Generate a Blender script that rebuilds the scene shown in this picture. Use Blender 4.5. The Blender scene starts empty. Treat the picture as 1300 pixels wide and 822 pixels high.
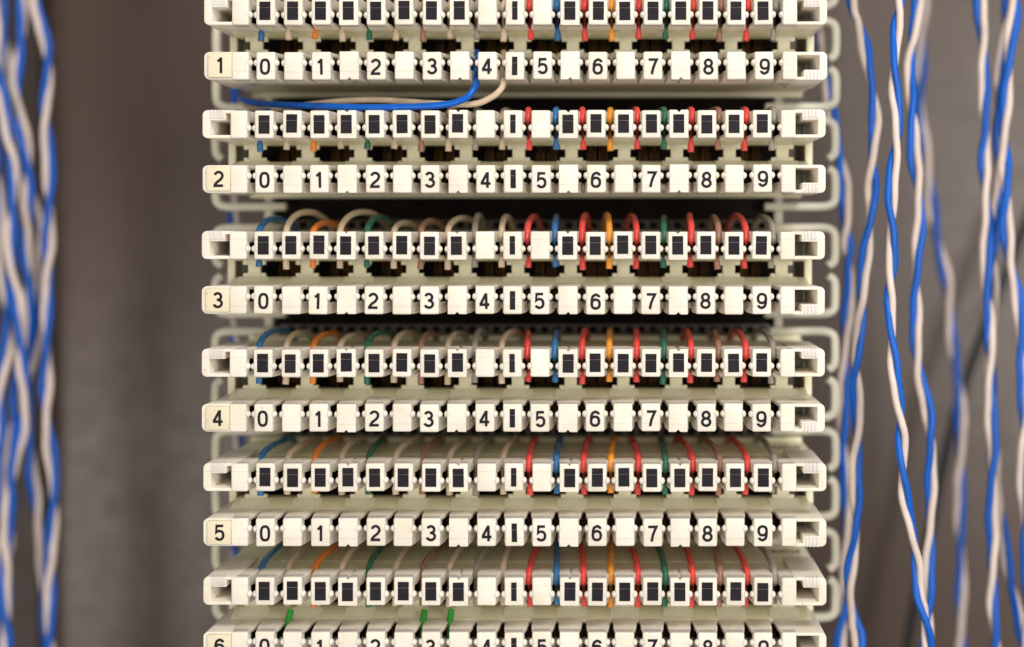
import bpy, bmesh, math, random
from mathutils import Vector, Matrix
random.seed(7)

# ------------------------------------------------------------------ camera, world, lamps, exposure
# One drawing unit u is 0.157 mm on the front plane of the terminal blocks.
K = 0.000157
D = 1750.0                      # camera distance in drawing units (27 cm)
OX, OZ = 780.0, 296.0           # drawing coordinates of the lens axis (x to the right, y downwards)
sc = bpy.context.scene
COL = sc.collection

cam_data = bpy.data.cameras.new('camera')
cam = bpy.data.objects.new('camera', cam_data)
COL.objects.link(cam)
cam.location = (0, -D * K, 0)
cam.rotation_euler = (math.radians(90), 0, 0)
cam_data.sensor_fit = 'HORIZONTAL'
cam_data.sensor_width = 36
cam_data.lens = 36 * D / 1300
cam_data.shift_x = (650 - OX) / 1300
cam_data.shift_y = (OZ - 411) / 1300
cam_data.clip_start = 0.005
cam_data.clip_end = 20
cam_data.dof.use_dof = True
cam_data.dof.focus_distance = (D + 6) * K
cam_data.dof.aperture_fstop = 5.2
cam_data.dof.aperture_blades = 9
sc.camera = cam

world = bpy.data.worlds.new('World')
sc.world = world
world.use_nodes = True
bgn = world.node_tree.nodes['Background']
bgn.inputs[0].default_value = (1.0, 0.96, 0.92, 1)
bgn.inputs[1].default_value = 0.245

def area_lamp(name, loc, target, sx, sy, watts, colour):
    d = bpy.data.lights.new(name, 'AREA')
    d.shape = 'RECTANGLE'; d.size = sx; d.size_y = sy
    d.energy = watts; d.color = colour
    o = bpy.data.objects.new(name, d); COL.objects.link(o)
    o.location = loc
    o.rotation_euler = (Vector(target) - Vector(loc)).to_track_quat('-Z', 'Y').to_euler()
    return o
WARM = (1.0, 0.955, 0.89)
area_lamp('top_lamp', (0.14, -0.41, 0.40), (0.0, 0, 0.0), 0.28, 0.12, 2.7, WARM)  # key light from above and in front
area_lamp('front_fill_lamp', (0.03, -0.50, 0.09), (0, 0, 0.01), 0.26, 0.18, 0.48, WARM)  # added frontal fill, lifts the recessed webs between the clip rows
area_lamp('side_lamp', (0.33, -0.50, 0.0), (0.06, 0, 0.01), 0.16, 0.34, 1.7, WARM)
area_lamp('low_fill_lamp', (-0.38, -0.60, -0.22), (-0.08, 0, -0.05), 0.26, 0.30, 1.6, (1.0, 0.90, 0.80))  # added fill, brightens the lower left of the back wall

vs = sc.view_settings
sc.display_settings.display_device = 'sRGB'
vs.view_transform = 'Standard'
try: vs.look = 'None'
except Exception: pass
vs.exposure = -0.04; vs.gamma = 1.0; vs.use_curve_mapping = False

# ------------------------------------------------------------------ materials
def new_mat(name):
    m = bpy.data.materials.new(name); m.use_nodes = True
    nt = m.node_tree
    return m, nt, nt.nodes['Principled BSDF']

def plastic(name, c1, c2, rough=0.42, bump=0.12, scale=900, sss=0.0, spec=0.45, vary=0.05, seam=False):
    """moulded plastic: slow colour drift, per-piece shade, fine grain, small handling specks"""
    m, nt, b = new_mat(name)
    N, L = nt.nodes.new, nt.links.new
    tc = N('ShaderNodeTexCoord'); oi = N('ShaderNodeObjectInfo')
    n1 = N('ShaderNodeTexNoise'); n1.inputs['Scale'].default_value = 160; n1.inputs['Detail'].default_value = 4
    add = N('ShaderNodeVectorMath'); add.operation = 'ADD'
    L(tc.outputs['Object'], add.inputs[0]); L(oi.outputs['Location'], add.inputs[1])
    L(add.outputs[0], n1.inputs['Vector'])
    mix = N('ShaderNodeMix'); mix.data_type = 'RGBA'
    mix.inputs[6].default_value = (*c1, 1); mix.inputs[7].default_value = (*c2, 1)
    mr = N('ShaderNodeMapRange'); mr.inputs[1].default_value = 0.38; mr.inputs[2].default_value = 0.7
    L(n1.outputs['Fac'], mr.inputs[0]); L(mr.outputs[0], mix.inputs[0])
    hsv = N('ShaderNodeHueSaturation')
    mv = N('ShaderNodeMapRange'); mv.inputs[3].default_value = 1 - vary; mv.inputs[4].default_value = 1 + vary
    L(oi.outputs['Random'], mv.inputs[0]); L(mv.outputs[0], hsv.inputs['Value'])
    L(mix.outputs[2], hsv.inputs['Color'])
    # specks of dirt
    n3 = N('ShaderNodeTexNoise'); n3.inputs['Scale'].default_value = 1500; n3.inputs['Detail'].default_value = 2
    L(add.outputs[0], n3.inputs['Vector'])
    sp = N('ShaderNodeMapRange'); sp.inputs[1].default_value = 0.685; sp.inputs[2].default_value = 0.76; sp.inputs[4].default_value = 0.55
    L(n3.outputs['Fac'], sp.inputs[0])
    mx2 = N('ShaderNodeMix'); mx2.data_type = 'RGBA'
    mx2.inputs[7].default_value = (c1[0]*.35, c1[1]*.32, c1[2]*.28, 1)
    L(sp.outputs[0], mx2.inputs[0]); L(hsv.outputs[0], mx2.inputs[6]); L(mx2.outputs[2], b.inputs['Base Color'])
    if seam:                     # faint parting line left by the mould across each face
        sx = N('ShaderNodeSeparateXYZ'); L(tc.outputs['Object'], sx.inputs[0])
        ab = N('ShaderNodeMath'); ab.operation = 'ABSOLUTE'; L(sx.outputs['Z'], ab.inputs[0])
        cp = N('ShaderNodeMath'); cp.operation = 'COMPARE'; cp.inputs[1].default_value = 42.4 * K; cp.inputs[2].default_value = 0.28 * K
        L(ab.outputs[0], cp.inputs[0])
        ml = N('ShaderNodeMath'); ml.operation = 'MULTIPLY'; ml.inputs[1].default_value = 0.45; L(cp.outputs[0], ml.inputs[0])
        mx3 = N('ShaderNodeMix'); mx3.data_type = 'RGBA'; mx3.inputs[7].default_value = (c1[0]*.45, c1[1]*.42, c1[2]*.4, 1)
        L(ml.outputs[0], mx3.inputs[0]); L(mx2.outputs[2], mx3.inputs[6]); L(mx3.outputs[2], b.inputs['Base Color'])
    n2 = N('ShaderNodeTexNoise'); n2.inputs['Scale'].default_value = scale; n2.inputs['Detail'].default_value = 5
    L(add.outputs[0], n2.inputs['Vector'])
    # long fine scratches
    mp = N('ShaderNodeMapping'); mp.inputs['Scale'].default_value = (300, 300, 4200)
    L(add.outputs[0], mp.inputs['Vector'])
    n4 = N('ShaderNodeTexNoise'); n4.inputs['Scale'].default_value = 1; n4.inputs['Detail'].default_value = 3
    L(mp.outputs[0], n4.inputs['Vector'])
    sm = N('ShaderNodeMath'); sm.operation = 'ADD'; L(n2.outputs['Fac'], sm.inputs[0]); L(n4.outputs['Fac'], sm.inputs[1])
    bp = N('ShaderNodeBump'); bp.inputs['Strength'].default_value = bump; bp.inputs['Distance'].default_value = 0.0002
    L(sm.outputs[0], bp.inputs['Height']); L(bp.outputs[0], b.inputs['Normal'])
    rr = N('ShaderNodeMapRange'); rr.inputs[3].default_value = rough - .08; rr.inputs[4].default_value = rough + .1
    L(n1.outputs['Fac'], rr.inputs[0]); L(rr.outputs[0], b.inputs['Roughness'])
    b.inputs['Specular IOR Level'].default_value = spec
    if sss:
        b.inputs['Subsurface Weight'].default_value = sss
        b.inputs['Subsurface Radius'].default_value = (1.0, 0.9, 0.45)
        b.inputs['Subsurface Scale'].default_value = 0.0012
    return m

M_CREAM = plastic('cream_plastic', (0.81, 0.755, 0.665), (0.735, 0.67, 0.555), sss=0.4, seam=True, bump=0.3, vary=0.045)
M_HOUSE = plastic('housing_plastic', (0.86, 0.825, 0.61), (0.80, 0.76, 0.55), sss=0.3)
M_TAG = plastic('tag_plastic', (0.72, 0.65, 0.48), (0.67, 0.60, 0.44), rough=0.5)
M_GUIDE = plastic('guide_plastic', (0.68, 0.65, 0.54), (0.63, 0.60, 0.49), rough=0.5)
M_DARK = plastic('dark_inner_fill', (0.018, 0.013, 0.011), (0.012, 0.009, 0.008), rough=0.7, spec=0.1)  # near-black; the shade inside the clip slots is put into this colour
M_COMB = plastic('shaded_comb_plastic', (0.11, 0.10, 0.08), (0.09, 0.08, 0.065), rough=0.5)  # darkened: shadow of the block above is put into the comb's colour
M_PRINT = plastic('black_print', (0.010, 0.008, 0.012), (0.018, 0.015, 0.02), rough=0.65, bump=0.15, spec=0.2)
M_TEXT = plastic('grey_embossed_print', (0.14, 0.13, 0.11), (0.2, 0.18, 0.15), rough=0.6)
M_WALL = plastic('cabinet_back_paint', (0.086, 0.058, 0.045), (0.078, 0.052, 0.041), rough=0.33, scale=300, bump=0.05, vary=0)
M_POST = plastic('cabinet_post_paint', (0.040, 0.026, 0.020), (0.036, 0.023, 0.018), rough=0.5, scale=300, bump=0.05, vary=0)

def metal(name, c, rough):
    m, nt, b = new_mat(name)
    b.inputs['Base Color'].default_value = (*c, 1); b.inputs['Metallic'].default_value = 1
    n = nt.nodes.new('ShaderNodeTexNoise'); n.inputs['Scale'].default_value = 700
    r = nt.nodes.new('ShaderNodeMapRange'); r.inputs[3].default_value = rough - .1; r.inputs[4].default_value = rough + .15
    nt.links.new(n.outputs['Fac'], r.inputs[0]); nt.links.new(r.outputs[0], b.inputs['Roughness'])
    return m
M_BRASS = metal('dark_brass', (0.10, 0.055, 0.022), 0.42)  # brass in a very dark tone

def wire_mat(name, c, rough=0.27):
    c2 = tuple(x * 0.82 for x in c)
    return plastic('insulation_' + name, c, c2, rough=rough, bump=0.12, scale=500, spec=0.32, vary=0.08)
WM = {
    'blue': wire_mat('blue', (0.030, 0.155, 0.37)), 'beige': wire_mat('beige', (0.60, 0.47, 0.34)),
    'orange': wire_mat('orange', (0.78, 0.23, 0.035)), 'amber': wire_mat('amber', (0.80, 0.31, 0.035)),
    'green': wire_mat('green', (0.025, 0.14, 0.085)), 'brown': wire_mat('brown', (0.32, 0.16, 0.11)),
    'grey': wire_mat('grey', (0.30, 0.27, 0.23)), 'red': wire_mat('red', (0.70, 0.065, 0.055)),
    'bright blue': wire_mat('bright_blue', (0.002, 0.105, 0.52)), 'white': wire_mat('white', (0.68, 0.57, 0.515)),
    'bright green': wire_mat('bright_green', (0.04, 0.34, 0.045)), 'black': wire_mat('black', (0.03, 0.028, 0.03), 0.5),
}

# ------------------------------------------------------------------ helpers
def link(name, data, parent=None, loc=None):
    o = bpy.data.objects.new(name, data); COL.objects.link(o)
    if parent is not None: o.parent = parent
    if loc is not None: o.location = loc
    return o
def thing(name, label, cat, loc=(0, 0, 0), group=None, data=None):
    o = link(name, data, None, loc)
    o['label'] = label; o['category'] = cat
    if group: o['group'] = group
    return o
def P(x, y, d=0.0):
    """drawing coordinates (x right, y down, d away from the viewer) -> metres"""
    return Vector(((x - OX) * K, d * K, (OZ - y) * K))
def back(x, y, d):
    """where something seen at (x, y) in the photograph stands when it is d units behind the front plane"""
    f = (D + d) / D
    return P(OX + (x - OX) * f, OZ + (y - OZ) * f, d)
def finish(bm, name, m, smooth=True, bevel=0.0, seg=2, scale=True, angle=35):
    if bevel:
        bm.normal_update()
        es = [e for e in bm.edges if len(e.link_faces) == 2 and e.calc_face_angle(0) > math.radians(28)]
        bmesh.ops.bevel(bm, geom=es, offset=bevel, segments=seg, affect='EDGES', profile=0.5, clamp_overlap=True)
    if scale:
        bmesh.ops.scale(bm, vec=(K, K, K), verts=bm.verts)
    bmesh.ops.recalc_face_normals(bm, faces=bm.faces)
    me = bpy.data.meshes.new(name); bm.to_mesh(me); bm.free()
    me.materials.append(m)
    if smooth:
        for p in me.polygons: p.use_smooth = True
        me.set_sharp_from_angle(angle=math.radians(angle))
    return me
def box(bm, x0, x1, y0, y1, z0, z1):
    v = [bm.verts.new((x, y, z)) for x in (x0, x1) for y in (y0, y1) for z in (z0, z1)]
    for q in ((0,1,3,2),(4,6,7,5),(0,4,5,1),(2,3,7,6),(0,2,6,4),(1,5,7,3)):
        bm.faces.new([v[i] for i in q])
def loft(bm, sections):
    """sections: equal-length closed rings of points; caps at both ends"""
    rings = [[bm.verts.new(p) for p in s] for s in sections]
    n = len(rings[0])
    for a, b in zip(rings, rings[1:]):
        for i in range(n):
            bm.faces.new((a[i], a[(i+1) % n], b[(i+1) % n], b[i]))
    bm.faces.new(list(reversed(rings[0]))); bm.faces.new(rings[-1])
def ball(bm, c, r, u=14, v=9):
    res = bmesh.ops.create_uvsphere(bm, u_segments=u, v_segments=v, radius=1.0)
    for w in res['verts']:
        w.co = Vector((c[0] + w.co.x * r[0], c[1] + w.co.y * r[1], c[2] + w.co.z * r[2]))
def catmull(pts, per=8):
    pts = [Vector(p) for p in pts]
    P0 = [pts[0] * 2 - pts[1]] + pts + [pts[-1] * 2 - pts[-2]]
    out = []
    for i in range(1, len(P0) - 2):
        a, b, c, d = P0[i-1], P0[i], P0[i+1], P0[i+2]
        for k in range(per):
            t = k / per
            out.append(0.5 * ((2*b) + (c-a)*t + (2*a-5*b+4*c-d)*t*t + (3*b-a-3*c+d)*t*t*t))
    out.append(pts[-1]); return out
def tube(bm, pts, rad, n=10, flat=None):
    """round tube along points; rad is a number or a list; flat = (width, height) gives a rounded bar"""
    rings = []
    up = Vector((0.31, 1, 0.17)).normalized()
    for i, p in enumerate(pts):
        t = (pts[min(i+1, len(pts)-1)] - pts[max(i-1, 0)]).normalized()
        if flat: up = Vector((0, 1, 0))
        s = t.cross(up).normalized(); up2 = s.cross(t).normalized(); up = up2
        r = rad[i] if isinstance(rad, (list, tuple)) else rad
        ring = []
        for k in range(n):
            a = 2 * math.pi * k / n
            ca, sa = math.cos(a), math.sin(a)
            if flat:
                ca = math.copysign(abs(ca) ** 0.45, ca) * flat[0]; sa = math.copysign(abs(sa) ** 0.45, sa) * flat[1]
                ring.append(bm.verts.new(p + s * ca + up2 * sa))
            else:
                ring.append(bm.verts.new(p + s * (ca * r) + up2 * (sa * r)))
        rings.append(ring)
    for a, b in zip(rings, rings[1:]):
        for k in range(n):
            bm.faces.new((a[k], a[(k+1) % n], b[(k+1) % n], b[k]))
    bm.faces.new(list(reversed(rings[0]))); bm.faces.new(rings[-1])
def tube_mesh(name, pts, rad, m, n=10, flat=None):
    bm = bmesh.new(); tube(bm, pts, rad, n, flat)
    return finish(bm, name, m, scale=False, angle=50)

# ------------------------------------------------------------------ numerals (stroked ribbons)
def arc(cx, cz, rx, rz, a0, a1, n=14, p=1.0):
    out = []
    for i in range(n + 1):
        a = math.radians(a0 + (a1 - a0) * i / n)
        c, s = math.cos(a), math.sin(a)
        out.append((cx + rx * math.copysign(abs(c) ** p, c), cz + rz * math.copysign(abs(s) ** p, s)))
    return out
SIX = [[(4.4, 5.4)] + arc(0.2, 4.4, 4.6, 4.4, 25, 95, 6) + [(-3.4, 6.9), (-4.7, 3.4), (-5.0, -2.6)],
       arc(0, -3.1, 5.0, 5.6, 0, 360, 28, 0.85)]
DIG = {
    '0': [arc(0, 0, 4.9, 8.7, 0, 360, 36, 0.75)],
    '1': [[(-3.6, 5.4), (-1.2, 6.2), (0.4, 8.2), (1.0, 9.9)], [(1.0, 10), (1.0, -10)]],
    '2': [arc(0, 3.9, 4.8, 4.8, 165, -20, 16) + [(2.6, -0.6), (-2.6, -4.6), (-4.6, -7.4), (-4.9, -8.7), (5.6, -8.7)]],
    '3': [arc(-0.2, 4.5, 4.3, 4.2, 160, -80, 16) + [(-1.4, 0.4)], [(-1.4, 0.4), (0.2, 0.35)] + arc(-0.1, -4.2, 5.0, 4.5, 85, -165, 18)],
    '4': [[(2.3, -10), (2.3, 10)], [(2.0, 9.2), (-5.2, -4.2)], [(-6.3, -4.4), (6.2, -4.4)]],
    '5': [[(4.9, 8.7), (-3.4, 8.7), (-4.3, 0.2), (-3.0, 1.8)] + arc(0, -3.2, 4.9, 5.5, 115, -155, 18, 0.9)],
    '6': SIX,
    '7': [[(-5.3, 8.7), (5.1, 8.7), (2.6, 3.6), (0.2, -2.6), (-1.3, -10)]],
    '8': [arc(0, 4.5, 4.2, 4.2, 0, 360, 22), arc(0, -4.2, 5.0, 4.6, 0, 360, 24)],
    '9': [[(-x, -z) for x, z in st] for st in SIX],
}
def ribbon(bm, pts, w):
    pts = [Vector((p[0], 0, p[1])) for p in pts]
    closed = (pts[0] - pts[-1]).length < 1e-3
    n = len(pts); L = []; R = []
    for i, p in enumerate(pts):
        if closed:
            a, b = pts[i-1] if i > 0 else pts[-2], pts[i+1] if i < n-1 else pts[1]
        else:
            a, b = pts[max(i-1, 0)], pts[min(i+1, n-1)]
        t1 = (p - a).normalized() if (p - a).length > 1e-6 else (b - p).normalized()
        t2 = (b - p).normalized() if (b - p).length > 1e-6 else t1
        n1 = Vector((-t1.z, 0, t1.x)); n2 = Vector((-t2.z, 0, t2.x))
        m = (n1 + n2).normalized(); k = min(1 / max(m.dot(n1), 0.4), 2.0)
        L.append(bm.verts.new(p + m * (w * k))); R.append(bm.verts.new(p - m * (w * k)))
    for i in range(n - 1):
        bm.faces.new((L[i], L[i+1], R[i+1], R[i]))
def digit_mesh(ch):
    bm = bmesh.new()
    for k, st in enumerate(DIG[ch]):
        b2 = len(bm.verts)
        ribbon(bm, st, 1.68)
        bm.verts.ensure_lookup_table()
        for v in list(bm.verts)[b2:]: v.co.y = -0.03 * k
    return finish(bm, 'numeral_' + ch, M_PRINT, smooth=False)
DM = {c: digit_mesh(c) for c in '0123456789'}
def patch_mesh(name, w, h):
    """black square with the paler parting line of the mould across it"""
    bm = bmesh.new()
    for z0, z1 in ((-h/2, h/2 - 8.0), (h/2 - 7.75, h/2)):
        vs_ = [bm.verts.new((x, 0, z)) for x, z in ((-w/2, z0), (w/2, z0), (w/2, z1), (-w/2, z1))]
        bm.faces.new(vs_)
    return finish(bm, name, M_PRINT, smooth=False)
SQUARE = patch_mesh('black_square', 14, 23.5)
BAR = patch_mesh('black_bar', 6.8, 23.5)

# ------------------------------------------------------------------ clip meshes (upper row; lower row is the mirror image)
ZLO, ZHI = 17.0, 52.5
NUBZ = 30.5
def clip_mesh(name, notch, wf=11.9, nubs=(-1, 1), flip=1):
    """face plate with two nubs, and full-depth cheeks above and below the slot opening"""
    bm = bmesh.new()
    def piece(secs, bev):
        b2 = bmesh.new(); loft(b2, secs)
        bmesh.ops.recalc_face_normals(b2, faces=b2.faces); b2.normal_update()
        es = [e for e in b2.edges if len(e.link_faces) == 2 and e.calc_face_angle(0) > math.radians(32)]
        bmesh.ops.bevel(b2, geom=es, offset=bev, segments=3, affect='EDGES', profile=0.5, clamp_overlap=True)
        me = bpy.data.meshes.new('tmp'); b2.to_mesh(me); b2.free(); bm.from_mesh(me); bpy.data.meshes.remove(me)
    def ring(y, w, a, b, n):
        top = [(w, b)] + ([(2.8, b), (0.4, b - 2.8), (-0.2, b - 2.8), (-2.8, b)] if n else []) + [(-w, b)]
        return [Vector((x, y, z * flip)) for x, z in [(-w, a), (w, a)] + top]
    piece([ring(0, wf, ZLO, ZHI, notch), ring(16, wf + .8, ZLO, ZHI, notch)], 1.1 if notch else 2.2)
    piece([ring(4, wf - .2, 39.0, ZHI - .15, notch), ring(14, wf + 1.0, 38.8, ZHI - .15, notch), ring(28, wf + 3.0, 38.5, ZHI - .2, notch), ring(48, wf + 3.5, 38.3, ZHI - .3, notch), ring(58, wf + 4.6, 38.3, ZHI - 1.6, notch), ring(66, wf + 5.8, 38.3, ZHI - 6, notch)], 1.0)
    piece([ring(4, wf - .2, ZLO + .1, 22.2, False), ring(14, wf + 1.0, ZLO, 22.0, False), ring(28, wf + 2.8, ZLO - .1, 22.2, False), ring(50, wf + 3.4, ZLO - .2, 22.2, False), ring(63, wf + 5.8, ZLO - .2, 22.2, False)], 0.8)
    for s in nubs:
        ball(bm, (s * (wf + 0.1), 5.6, NUBZ * flip), (4.5, 5.4, 4.6))
    return finish(bm, name, M_CREAM)
CLIP = {}
for fl, nm in ((1, 'upper'), (-1, 'lower')):
    CLIP[nm, False] = clip_mesh('clip_' + nm, False, flip=fl)
    CLIP[nm, True] = clip_mesh('clip_notched_' + nm, True, flip=fl)
    CLIP[nm, 'L'] = clip_mesh('end_block_' + nm, False, 10.6, (1,), fl)
    CLIP[nm, 'R'] = clip_mesh('end_block_right_' + nm, False, 9.2, (-1,), fl)

X0 = 651.5                       # middle of a block
def kx(k): return 334 + 35.15 * k - X0
GAP = [316.4 + 35.15 * j - X0 for j in range(20)]

def contact_mesh():
    bm = bmesh.new()
    for s in (-1, 1):
        v = [(s*1.5, 40, 24), (s*5.4, 50, 23), (s*5.4, 53, 37), (s*1.5, 42, 36)]
        a = [bm.verts.new(p) for p in v]; b = [bm.verts.new((p[0] + s*0.9, p[1], p[2])) for p in v]
        for q in ((0,1,2,3),): bm.faces.new([a[i] for i in q]); bm.faces.new([b[i] for i in reversed(q)])
        for i in range(4): bm.faces.new((a[i], b[i], b[(i+1) % 4], a[(i+1) % 4]))
    return finish(bm, 'contact', M_BRASS, smooth=False)
CONTACT = contact_mesh()

def housing_mesh():
    bm = bmesh.new()
    xl, xr = 313 - X0, 1000 - X0
    for s in (1, -1):
        prof = [(57, 47.5), (112, 46.0), (112, 14 if s > 0 else 9), (88, 13.2 if s > 0 else 8.4), (58, 17.4), (58, 21.5), (96, 21.5), (96, 39.5), (57, 39.5)]
        loft(bm, [[Vector((x, y, s * z)) for y, z in prof] for x in (xl - 40, xr + 36)])
        # deck that runs to the back, a shallow step lower than the clip row
        box(bm, 256.5 - X0, 1047.5 - X0, 111.5, 232, *sorted((s * 39.4, s * 46.6)))
        box(bm, 257.5 - X0, 1046.5 - X0, 222, 238, *sorted((s * 42, s * 53)))
    # side walls joining both halves
    for a, b in ((257, 267), (1037, 1047)):
        box(bm, a - X0, b - X0, 114, 231, -41, 41)
    box(bm, 300 - X0, 1003 - X0, 100, 112.6, -12, -8.6)     # ledge under the openings
    # pillars between the upper and the lower beam
    for k in range(-1, 20, 2):
        c = kx(k) + 1.0
        w2 = 15
        box(bm, c - 8.2, c + 8.2, 86.5, 94, -9.4, 14.5)
        box(bm, c - w2, c + w2, 87, 93.4, 7.9, 14.2)
        box(bm, c - w2, c + w2, 87, 93.4, -9.2, -3.0)
        # shelf pads in front of the openings
        loft(bm, [[Vector((c + x, y, z)) for y, z in ((64, -17.0), (86, -9.0), (86, -7.2), (66, -14.6))] for x in (-20, 20)])
    return finish(bm, 'housing', M_HOUSE, bevel=0.9, seg=1)
HOUSING = housing_mesh()

def bracket_mesh(side, flip, name):
    """open end of a clip row: a C-shaped shell with a ribbed lug"""
    bm = bmesh.new()
    ca = arc(1047.5 - 6.5, 53 - 6.5, 6.5, 6.5, 90, 0, 5)
    cb = arc(1047.5 - 6.5, 17.3 + 6.5, 6.5, 6.5, 0, -90, 5)
    def ring(y, g):
        o = [(1006, 53)] + ca + cb + [(1006, 17.3), (1006, 21.3), (1038 - g, 21.3 + g * .3), (1038 - g, 40 - g * .2), (1018, 40), (1018, 49), (1006, 49)]
        return [Vector((side * (x - X0), y, flip * z)) for x, z in o]
    loft(bm, [ring(1.6, 0), ring(58, 5), ring(113, 7)])
    box(bm, *sorted((side * (1029 - X0), side * (1042 - X0))), 74, 78, *sorted((flip * 20, flip * 50)))
    for i in range(4):                                   # ribs on the lug
        x = 1021 + i * 4.6
        box(bm, *sorted((side * (x - X0), side * (x + 2.4 - X0))), 0.6, 9, *sorted((flip * 42.0, flip * 53.5)))
    return finish(bm, name, M_CREAM, bevel=0.8, seg=2)
BR_UL = bracket_mesh(-1, 1, 'end_bracket_a')
BR_UR = bracket_mesh(1, 1, 'end_bracket_b')
BR_LR = bracket_mesh(1, -1, 'end_bracket_c')
def tag_holder_mesh():
    bm = bmesh.new()
    a = arc(255.5 + 8, -17 - 6, 8, 6, 180, 90, 5); b = arc(255.5 + 8, -52.5 + 8, 8, 8, 270, 180, 5)
    o = a + [(292, -17), (292, -52.5)] + b
    loft(bm, [[Vector((x - X0, y, z)) for x, z in o] for y in (1.6, 40, 113)])
    return finish(bm, 'tag_holder', M_CREAM, bevel=1.0, seg=2)
TAGH = tag_holder_mesh()
def tag_mesh():
    bm = bmesh.new(); box(bm, -15, 15, -2.4, 4, -15.2, 15.2)
    return finish(bm, 'number_tag', M_TAG, bevel=1.3, seg=2)
TAG = tag_mesh()
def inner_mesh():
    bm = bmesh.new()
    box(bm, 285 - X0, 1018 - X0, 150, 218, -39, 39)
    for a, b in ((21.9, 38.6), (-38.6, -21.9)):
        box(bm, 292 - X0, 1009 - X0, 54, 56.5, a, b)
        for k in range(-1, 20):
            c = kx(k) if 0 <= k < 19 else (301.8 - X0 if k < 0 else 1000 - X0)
            box(bm, c - 7.5, c + 7.5, 16.4, 53.8, a + .1, b - .1)  # dark bars and fins added to fill the slots with shade
    return finish(bm, 'carrier_shade_fill', M_DARK, smooth=False)
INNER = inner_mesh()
def comb_mesh():
    bm = bmesh.new()
    box(bm, 300 - X0, 1003 - X0, 224, 234, 53.4, 57)
    for i in range(41):
        x = 305 + i * 17.3
        box(bm, x - X0, x + 6.5 - X0, 225, 233, 57.2, 66)
    box(bm, 300 - X0, 1003 - X0, 224.5, 233.5, 66.2, 69)
    return finish(bm, 'rear_comb', M_COMB, smooth=False)
COMB = comb_mesh()
def spring_mesh():
    bm = bmesh.new()
    for sx in (-5, 5):
        tube(bm, catmull([(sx, 138, -36), (sx * .8, 132, -16), (sx * .4, 124, 0), (sx * .8, 132, 16), (sx, 138, 36)], 4), 1.3, 6)
    box(bm, -6, 6, 143, 145, -30, 30)
    return finish(bm, 'brass_spring', M_BRASS)
SPRING = spring_mesh()

def maker_text():
    cu = bpy.data.curves.new('lettering', 'FONT'); cu.body = 'KRONE'; cu.size = 15; cu.align_x = 'CENTER'; cu.extrude = 0.5
    o = bpy.data.objects.new('tmp', cu); COL.objects.link(o)
    me = bpy.data.meshes.new_from_object(o.evaluated_get(bpy.context.evaluated_depsgraph_get()))
    bpy.data.objects.remove(o)
    me.name = 'lettering'
    for v in me.vertices: v.co = Vector((v.co.x * K, v.co.y * K * 1.3, v.co.z * K))
    me.materials.append(M_TEXT)
    return me
LETTERING = maker_text()

# ------------------------------------------------------------------ the setting: cabinet back
def sheet(name, m, bm):
    o = link(name, finish(bm, name, m, smooth=False, scale=False)); o['kind'] = 'structure'; return o
bm = bmesh.new()
a, b = P(-900, 1400, 760), P(2500, -800, 776)
box(bm, a.x, b.x, a.y, b.y, a.z, b.z)
sheet('back_wall', M_WALL, bm)
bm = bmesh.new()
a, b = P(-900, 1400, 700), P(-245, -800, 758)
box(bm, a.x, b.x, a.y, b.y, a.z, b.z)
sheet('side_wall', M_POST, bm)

# ------------------------------------------------------------------ mounting frame with its wire guides
frame = thing('mounting_frame', 'grey back mount frame with looped wire guides along both edges, behind all the blocks', 'mounting frame', P(X0, 411, 250))
def guide_mesh(side):
    H = 62
    pts = [(345, H), (400, H), (428, H), (440, H - 2.5), (445.5, H - 9), (446.5, H - 22), (446.5, 24), (444.5, 13), (437, 7)]
    up = catmull([Vector((side * x * K, 0, z * K)) for x, z in pts], 5)
    lo = [Vector((p.x, p.y, -p.z)) for p in up]
    bm = bmesh.new()
    tube(bm, up, 0, 16, flat=(5.7 * K, 7.5 * K)); tube(bm, lo, 0, 16, flat=(5.7 * K, 7.5 * K))
    return finish(bm, 'wire_guide', M_GUIDE, scale=False, angle=50)
GUIDE = {-1: guide_mesh(-1), 1: guide_mesh(1)}
# vertical centre of each guide in drawing units on its own plane
U = [-114, 31.5, 175.3, 329.6, 478.9, 624.4, 769.2]      # underside of each upper clip row
DX = [0, 3, 1, 0, 0, 2, 2]
for i, u in enumerate(U):
    cy = u + 19 + (2 if i < 5 else 0)
    for side in (-1, 1):
        link('wire_guide', GUIDE[side], frame, P(X0 + DX[i] * .4, cy, 240) - frame.location)
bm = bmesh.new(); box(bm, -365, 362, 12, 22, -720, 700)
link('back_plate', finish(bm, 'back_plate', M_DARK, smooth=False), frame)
for sx in (-372, 366):
    bm = bmesh.new(); box(bm, sx - 6, sx + 6, -6, 26, -720, 700)
    link('rail', finish(bm, 'rail', M_GUIDE, bevel=1.5), frame)

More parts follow.
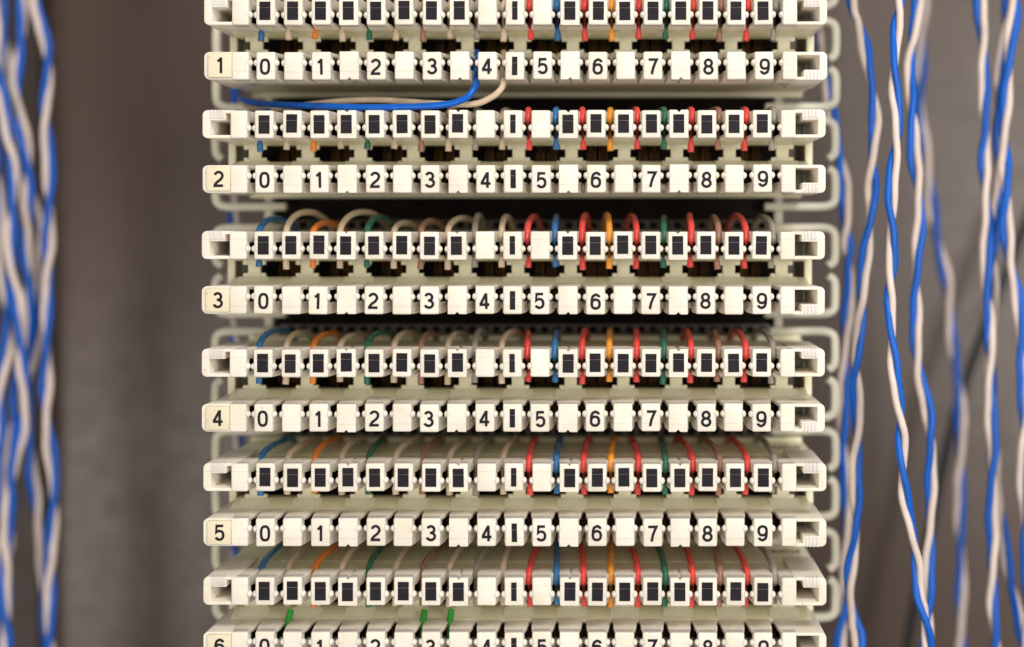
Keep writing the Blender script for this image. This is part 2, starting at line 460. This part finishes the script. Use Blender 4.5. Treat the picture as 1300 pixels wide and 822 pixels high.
# ------------------------------------------------------------------ terminal blocks
MARKS = {0: '0', 2: '1', 4: '2', 6: '3', 8: '4', 10: '5', 12: '6', 14: '7', 16: '8', 18: '9'}
BLOCK_LABEL = {
    1: 'cream terminal block tagged one, topmost of the stack, cropped by the picture edge',
    2: 'cream terminal block tagged two, just below the block with the loose blue wire',
    3: 'cream terminal block tagged three, with wires arching high above its clips',
    4: 'cream terminal block tagged four, between the blocks tagged three and five',
    5: 'cream terminal block tagged five, between the blocks tagged four and six',
    6: 'cream terminal block tagged six, lowest, with bright green wires in its numbered row',
}
centres = {}
for i in range(1, 7):
    cy = U[i] + 17.2
    root = thing('terminal_block', BLOCK_LABEL[i], 'terminal block', P(X0 + DX[i], cy, 0), 'numbered terminal blocks stacked on the frame')
    root.rotation_euler.y = math.radians(random.uniform(-0.08, 0.08))
    centres[i] = root
    link('housing', HOUSING, root); link('carrier_shade_fill', INNER, root); link('rear_comb', COMB, root)
    for me in (BR_UL, BR_UR, BR_LR): link('end_bracket', me, root)
    link('tag_holder', TAGH, root)
    t = link('number_tag', TAG, root, (K * (276.5 - X0), 0, K * -34.6))
    t['label'] = 'yellowed number tag printed %d' % i
    link('numeral', DM[str(i)], t, (K * 0.8, -2.75 * K, 0))
    lt = link('lettering', LETTERING, root, (K * (1012 - X0), 165 * K, 47.0 * K)); lt['label'] = 'small raised maker lettering'
    for row in ('upper', 'lower'):
        s = 1 if row == 'upper' else -1
        link('end_block', CLIP[row, 'L'], root, (K * (301.8 - X0), 0, 0))
        link('end_block', CLIP[row, 'R'], root, (K * (1000 - X0), 0, 0))
        for k in range(19):
            jz = random.uniform(-.35, .35) * K
            c = link('clip', CLIP[row, k in (3, 7, 11, 15)], root, (K * (kx(k) + random.uniform(-.3, .3)), random.uniform(-.8, .8) * K, jz))
            c.rotation_euler = (random.gauss(0, .008), random.gauss(0, .006), random.gauss(0, .012))
            zc = s * (ZLO + ZHI) / 2 * K
            if row == 'upper':
                if k == 9: link('black_bar', BAR, c, (0, -.35 * K, zc + 0.3 * K))
                elif k not in (8, 10): link('black_square', SQUARE, c, (random.uniform(-.6, .6) * K, -.35 * K, zc + random.uniform(-.3, .9) * K))
            else:
                if k == 9: link('black_bar', BAR, c, (0, -.35 * K, zc - 0.3 * K))
                elif k in MARKS: link('numeral', DM[MARKS[k]], c, (random.uniform(-.7, .7) * K, -.35 * K, zc - K * random.uniform(.6, 1.6))).rotation_euler.y = random.gauss(0, .012)
        for j in range(20):
            o = link('contact', CONTACT, root, (K * GAP[j], 0, 0))
            if s < 0: o.rotation_euler.y = math.pi
            if s < 0: o.location = (K * GAP[j], 0, 0)
    for j in range(10):
        link('brass_spring', SPRING, root, (K * (kx(2 * j) - 8), 0, 0))
        link('brass_spring', SPRING, root, (K * (kx(2 * j) + 8), 0, 0))

# ------------------------------------------------------------------ wires punched into the upper rows
SEQ = ['blue', 'beige', 'orange', 'beige', 'green', 'beige', 'brown', 'beige', 'grey', 'beige',
       'red', 'blue', 'red', 'amber', 'red', 'green', 'red', 'brown', 'red', 'grey']
WORD = {'amber': 'orange'}
LIFT = {1: 4, 2: 5, 3: 16, 4: 10, 5: 5, 6: 5}
R = 4.25
for i in range(1, 7):
    base = centres[i].location
    for j, cname in enumerate(SEQ):
        lift = LIFT[i] * (random.uniform(0.55, 1.3) if j < 8 else random.uniform(1.0, 1.3))
        gx = GAP[j]
        sway = random.uniform(-10, 10) + (4 if j < 10 else -2)
        tip = random.uniform(-2.4, 2.0)
        dt = 46 if j < 10 else random.uniform(20, 27)      # the second half is seated further forward
        if i == 3 and j in (1, 3): lift = 24; sway += 14
        if i == 3 and j < 8: sway += 14
        pts = [(gx + sway * 1.2, 226, 47), (gx + sway, 196, 53 + lift * .55), (gx + sway * .7, 140, 54 + lift),
               (gx + sway * .3, 92, 55 + lift * .9), (gx + sway * .05, dt + 12, 53.5 + lift * .4), (gx, dt, 46), (gx, dt + 2, 39), (gx, 47, 32), (gx, 48, 22),
               (gx, 49, 12), (gx + random.uniform(-.8, .8), 48.5, 4.5 + tip)]
        cp = catmull([Vector(p) * K for p in pts], 6)
        rad = []
        for p in cp:
            z = p.z / K; r = R
            if p.y < 54 * K:
                if 21 < z < 40: r = R * (0.62 + 0.30 * min(1, max(0, z - NUBZ - 4) / 6))
                elif 14 < z <= 21: r = R * 0.7
            rad.append(r * K)
        side = 'before' if j % 2 == 0 else 'after'
        extra = ' arching' if i == 3 else ''
        NUM = ['zero', 'one', 'two', 'three', 'four', 'five', 'six', 'seven', 'eight', 'nine']
        o = thing('wire', '%s wire%s in slot just %s the upper clip over %s, block tagged %s' % (WORD.get(cname, cname), extra, side, NUM[j // 2], NUM[i]),
                  'wire', base, 'short wires punched into the upper clip rows', tube_mesh('wire', cp, rad, WM[cname]))

# bright green wires in the numbered row of block 6
for j, h in ((1, 8), (6, 8), (7, 9)):
    gx = GAP[j]
    pts = [(gx + 1.5, 60, -9 + h * .5), (gx + 1, 54, -12), (gx, 48, -20), (gx, 46, -30), (gx, 46, -42), (gx + 2, 44, -54), (gx + 3, 50, -70), (gx + 6, 90, -84), (gx + 10, 170, -92)]
    cp = catmull([Vector(p) * K for p in pts], 6)
    rad = [K * (4.4 if -26 < p.z / K or p.z / K < -40 else 3.4) for p in cp]
    lab = {1: 'bright green wire alone near the number tag, just after numeral zero of the lowest block',
           6: 'darker bright green wire just before numeral three of the lowest block',
           7: 'bright green wire just after numeral three of the lowest block'}[j]
    thing('wire', lab, 'wire', centres[6].location, 'bright green wires in the lowest numbered row', tube_mesh('wire', cp, rad, WM['bright green']))

# loose jumper wires leaving the numbered row of block 1
blue = [(599, 58, 66), (599.5, 68, 54), (599.5, 80, 46), (600, 92, 40), (603, 103, 18), (600, 114, 6), (590, 125, 4), (566, 132, 8), (520, 134.5, 16), (460, 134.5, 26), (400, 131, 44), (345, 127, 70), (300, 121, 110), (268, 112, 150), (240, 96, 230), (215, 70, 330)]
white = [(634, 58, 66), (634.5, 68, 54), (634.5, 80, 46), (635, 92, 40), (638, 102, 18), (635, 112, 12), (622, 123, 12), (596, 131, 18), (540, 128, 34), (480, 123, 46), (430, 123, 54), (378, 127, 64), (330, 131, 84), (296, 127, 120), (268, 118, 160), (240, 100, 240), (215, 74, 340)]
for pts, c, r, lab in ((blue, 'bright blue', 4.35, 'loose bright blue wire sagging from the numbered row of the block tagged one'),
                    (white, 'beige', 4.1, 'loose greyish beige wire sagging behind the blue one, under the block tagged one')):
    thing('jumper_wire', lab, 'wire', (0, 0, 0), 'loose jumper pair under the top block',
          tube_mesh('jumper_wire', catmull([P(*p) for p in pts], 8), r * K, WM[c], 12))

# ------------------------------------------------------------------ twisted pairs hanging at both sides
def twisted(label, group, pts, d, cross, first, r=4.9, cols=('bright blue', 'white'), slope=0.0, spread=0.88):
    """pts: centre line as seen from the front; cross: heights where the strands cross; first = side (+1 right) of the blue strand above the first crossing"""
    root = thing('twisted_pair', label, 'twisted pair', back(pts[len(pts)//2][0], pts[len(pts)//2][1], d), group)
    cl = catmull([Vector((x, y, 0)) for x, y in pts], 14)
    cr = list(cross)
    step = sum(b - a for a, b in zip(cr, cr[1:])) / max(len(cr) - 1, 1)
    while cr[0] > -320: cr.insert(0, cr[0] - step); first = -first
    while cr[-1] < 1250: cr.append(cr[-1] + step)
    wob = [random.uniform(0, 6.28) for _ in range(6)]
    def phase(y):
        for n in range(len(cr) - 1):
            if cr[n] <= y <= cr[n+1]: return math.pi * (n + (y - cr[n]) / (cr[n+1] - cr[n]))
        return 0.0
    r *= 0.9
    f = (D + d) / D
    for sgn, cname in ((1, cols[0]), (-1, cols[1])):
        path = []
        for p in cl:
            ph = phase(p.y)
            q = back(p.x, p.y, d + slope * (p.y - 411))
            off = r * spread * f * (1 + .16 * math.sin(p.y * .021 + wob[0]))
            q.x += K * (1.1 * math.sin(p.y * .047 + wob[1]) + .7 * math.sin(p.y * .11 + wob[2 + (sgn > 0)]))
            path.append(q + Vector((-first * sgn * math.sin(ph) * off * K, sgn * math.cos(ph) * off * K, 0)) - root.location)
        link('strand', tube_mesh('strand', path, r * f * K, WM[cname], 10), root)['label'] = ('blue' if sgn > 0 else 'white') + ' strand'
    return root
def ext(pts, dx0=0, dx1=0):
    (x0, y0), (x1, y1) = pts[0], pts[-1]
    return [(x0 + dx0, -260), (x0 + dx0 * .5, -120)] + [p for p in pts if p[1] > -60] + [(x1 + dx1 * .5, 950), (x1 + dx1, 1100)]
GR = 'blue and white twisted pairs hanging opposite the number tags'
GL = 'blurred blue and white twisted pairs hanging beside the number tags'
twisted('sharply focused blue and white twisted pair standing clear of all others', GR,
        ext([(1142, 0), (1138, 30), (1137, 70), (1136, 110), (1138, 150), (1138, 184), (1134, 220), (1131, 262), (1132, 300), (1133, 340), (1130, 372), (1130, 410), (1134, 450), (1139, 490), (1143, 530), (1144, 565), (1147, 598), (1151, 640), (1158, 680), (1164, 715), (1168, 755), (1176, 800)], 14, 20),
        70, [14, 85, 184, 290, 362, 430, 539, 598, 695, 792], 1, 5.04)
twisted('blue and white twisted pair next inside the sharp one, bowing out near its top', GR,
        ext([(1080, 0), (1090, 30), (1099, 62), (1106, 110), (1110, 150), (1109, 197), (1106, 250), (1102, 300), (1097, 350), (1092, 400), (1089, 440), (1087, 490), (1088, 547), (1087, 600), (1087, 640), (1084, 690), (1079, 745), (1084, 790), (1090, 822)], -26, 8),
        150, [20, 106, 197, 277, 382, 461, 547, 667, 760], -1, 5.28)
twisted('blue and white twisted pair slipping behind the wire guides opposite the number tags', GR,
        ext([(1034, 0), (1040, 60), (1048, 110), (1058, 155), (1066, 200), (1072, 250), (1076, 310), (1077, 370), (1074, 430), (1070, 490), (1070, 550), (1073, 610), (1075, 670), (1073, 730), (1069, 790), (1067, 822)], -20, 0),
        290, [70, 190, 290, 330, 440, 560, 680, 780], -1, 5.28)
twisted('blurred twisted pair just beyond the sharp one, its white strand bulging near the top', GR,
        ext([(1164, 0), (1161, 41), (1156, 78), (1155, 116), (1159, 157), (1162, 204), (1166, 252), (1167, 290), (1165, 331), (1162, 382), (1163, 433), (1168, 474), (1174, 508), (1180, 545), (1183, 580), (1182, 620), (1180, 665), (1180, 710), (1179, 760), (1176, 822)]),
        170, [51, 136, 238, 348, 454, 552, 660, 770], -1, 5.20)
twisted('dim out-of-focus twisted pair hanging deep in the cabinet, in front of the black cable', GR,
        ext([(1172, 0), (1169, 60), (1168, 130), (1174, 190), (1181, 245), (1187, 290), (1195, 330), (1204, 372), (1208, 420), (1212, 461), (1218, 505), (1220, 550), (1218, 610), (1219, 663), (1220, 711), (1219, 760), (1221, 822)]),
        480, [40, 120, 215, 300, 380, 470, 575, 690, 790], -1, 4.80)
twisted('straight slightly blurred twisted pair, innermost of the outer three opposite the number tags', GR,
        ext([(1243, 0), (1247, 44), (1250, 90), (1249, 136), (1250, 177), (1251, 221), (1253, 270), (1252, 338), (1254, 382), (1256, 430), (1258, 480), (1258, 530), (1260, 580), (1260, 630), (1259, 680), (1260, 730), (1262, 790), (1264, 822)]),
        230, [51, 157, 235, 372, 454, 591, 722, 800], -1, 5.12)
twisted('twisted pair swinging off the picture edge opposite the number tags', GR,
        ext([(1288, 0), (1284, 51), (1279, 95), (1276, 140), (1276, 185), (1276, 221), (1277, 266), (1280, 310), (1286, 350), (1293, 395), (1297, 440), (1299, 500), (1300, 560), (1300, 640), (1304, 720), (1306, 822)]),
        210, [75, 170, 240, 330, 430, 540, 660, 760], 1, 5.28)
twisted('twisted pair tangled with its two neighbours by the picture edge, leaning outward at the bottom', GR,
        ext([(1280, 0), (1273, 60), (1268, 110), (1267, 150), (1269, 195), (1265, 245), (1262, 300), (1260, 360), (1258, 430), (1258, 500), (1261, 560), (1264, 610), (1269, 655), (1278, 710), (1287, 755), (1296, 800), (1302, 830)], 4, 30),
        265, [30, 130, 215, 315, 420, 520, 640, 740], -1, 5.12)
twisted('blurred twisted pair beside the number tags, innermost and straightest of its bundle', GL,
        ext([(44, -10), (52, 30), (59, 62), (60, 100), (58, 140), (60, 180), (62, 230), (63, 276), (61, 320), (60, 360), (60, 420), (58, 470), (58, 510), (62, 549), (67, 605), (68, 657), (66, 698), (63, 750), (64, 822)], -14, 0),
        451, [92, 158, 276, 347, 451, 539, 647, 729], 1, 4.96)
twisted('blurred twisted pair on the number tag side, wandering outward toward the picture edge', GL,
        ext([(28, 0), (27, 50), (22, 90), (20, 120), (28, 165), (36, 210), (35, 245), (32, 290), (35, 340), (36, 380), (33, 420), (27, 460), (23, 500), (16, 545), (9, 600), (8, 640), (10, 700), (7, 760), (6, 822)]),
        471, [40, 120, 205, 270, 345, 430, 520, 610, 700], -1, 5.04)
twisted('blurred twisted pair on the number tag side, crossing others from edge to innermost strand', GL,
        ext([(0, 0), (6, 70), (10, 115), (18, 155), (27, 200), (34, 235), (44, 262), (51, 295), (53, 335), (51, 380), (48, 420), (42, 455), (35, 500), (34, 540), (40, 590), (47, 640), (54, 700), (57, 760), (60, 822)]),
        496, [60, 140, 215, 310, 400, 480, 580, 670, 770], 1, 5.04)
twisted('blurred twisted pair running down the middle of the bundle beside the number tags', GL,
        ext([(-6, 60), (2, 120), (10, 170), (17, 210), (15, 255), (14, 300), (16, 345), (20, 385), (25, 425), (29, 465), (31, 505), (28, 545), (20, 580), (14, 620), (9, 660), (8, 710), (6, 765), (9, 822)]),
        441, [80, 175, 250, 335, 420, 500, 600, 690, 780], -1, 4.96)
twisted('blurred twisted pair half cut off by the picture edge beside the number tags', GL,
        ext([(-12, 100), (-6, 200), (0, 280), (4, 330), (8, 380), (10, 430), (4, 475), (-2, 520), (0, 580), (4, 640), (2, 700), (-2, 760), (0, 822)]),
        461, [60, 150, 230, 320, 410, 500, 590, 680, 770], 1, 4.96)
twisted('shaded twisted pair half hidden behind the wire guides at the number tags', GL,
        ext([(296, 0), (300, 60), (302, 120), (300, 200), (298, 270), (296, 330), (297, 390), (299, 430), (302, 500), (303, 560), (300, 640), (298, 720), (300, 822)]),
        330, [50, 150, 240, 310, 400, 500, 590, 690, 790], 1, 4.80)
cable = [(1330, 225), (1305, 275), (1285, 330), (1262, 385), (1236, 455), (1212, 530), (1196, 600), (1181, 675), (1166, 745), (1153, 815), (1140, 900), (1130, 1000)]
thing('cable', 'out of focus black cable running diagonally behind the twisted pairs', 'cable', (0, 0, 0), None,
      tube_mesh('cable', catmull([back(x, y, 640) for x, y in cable], 8), 8.5 * K, WM['black'], 12))
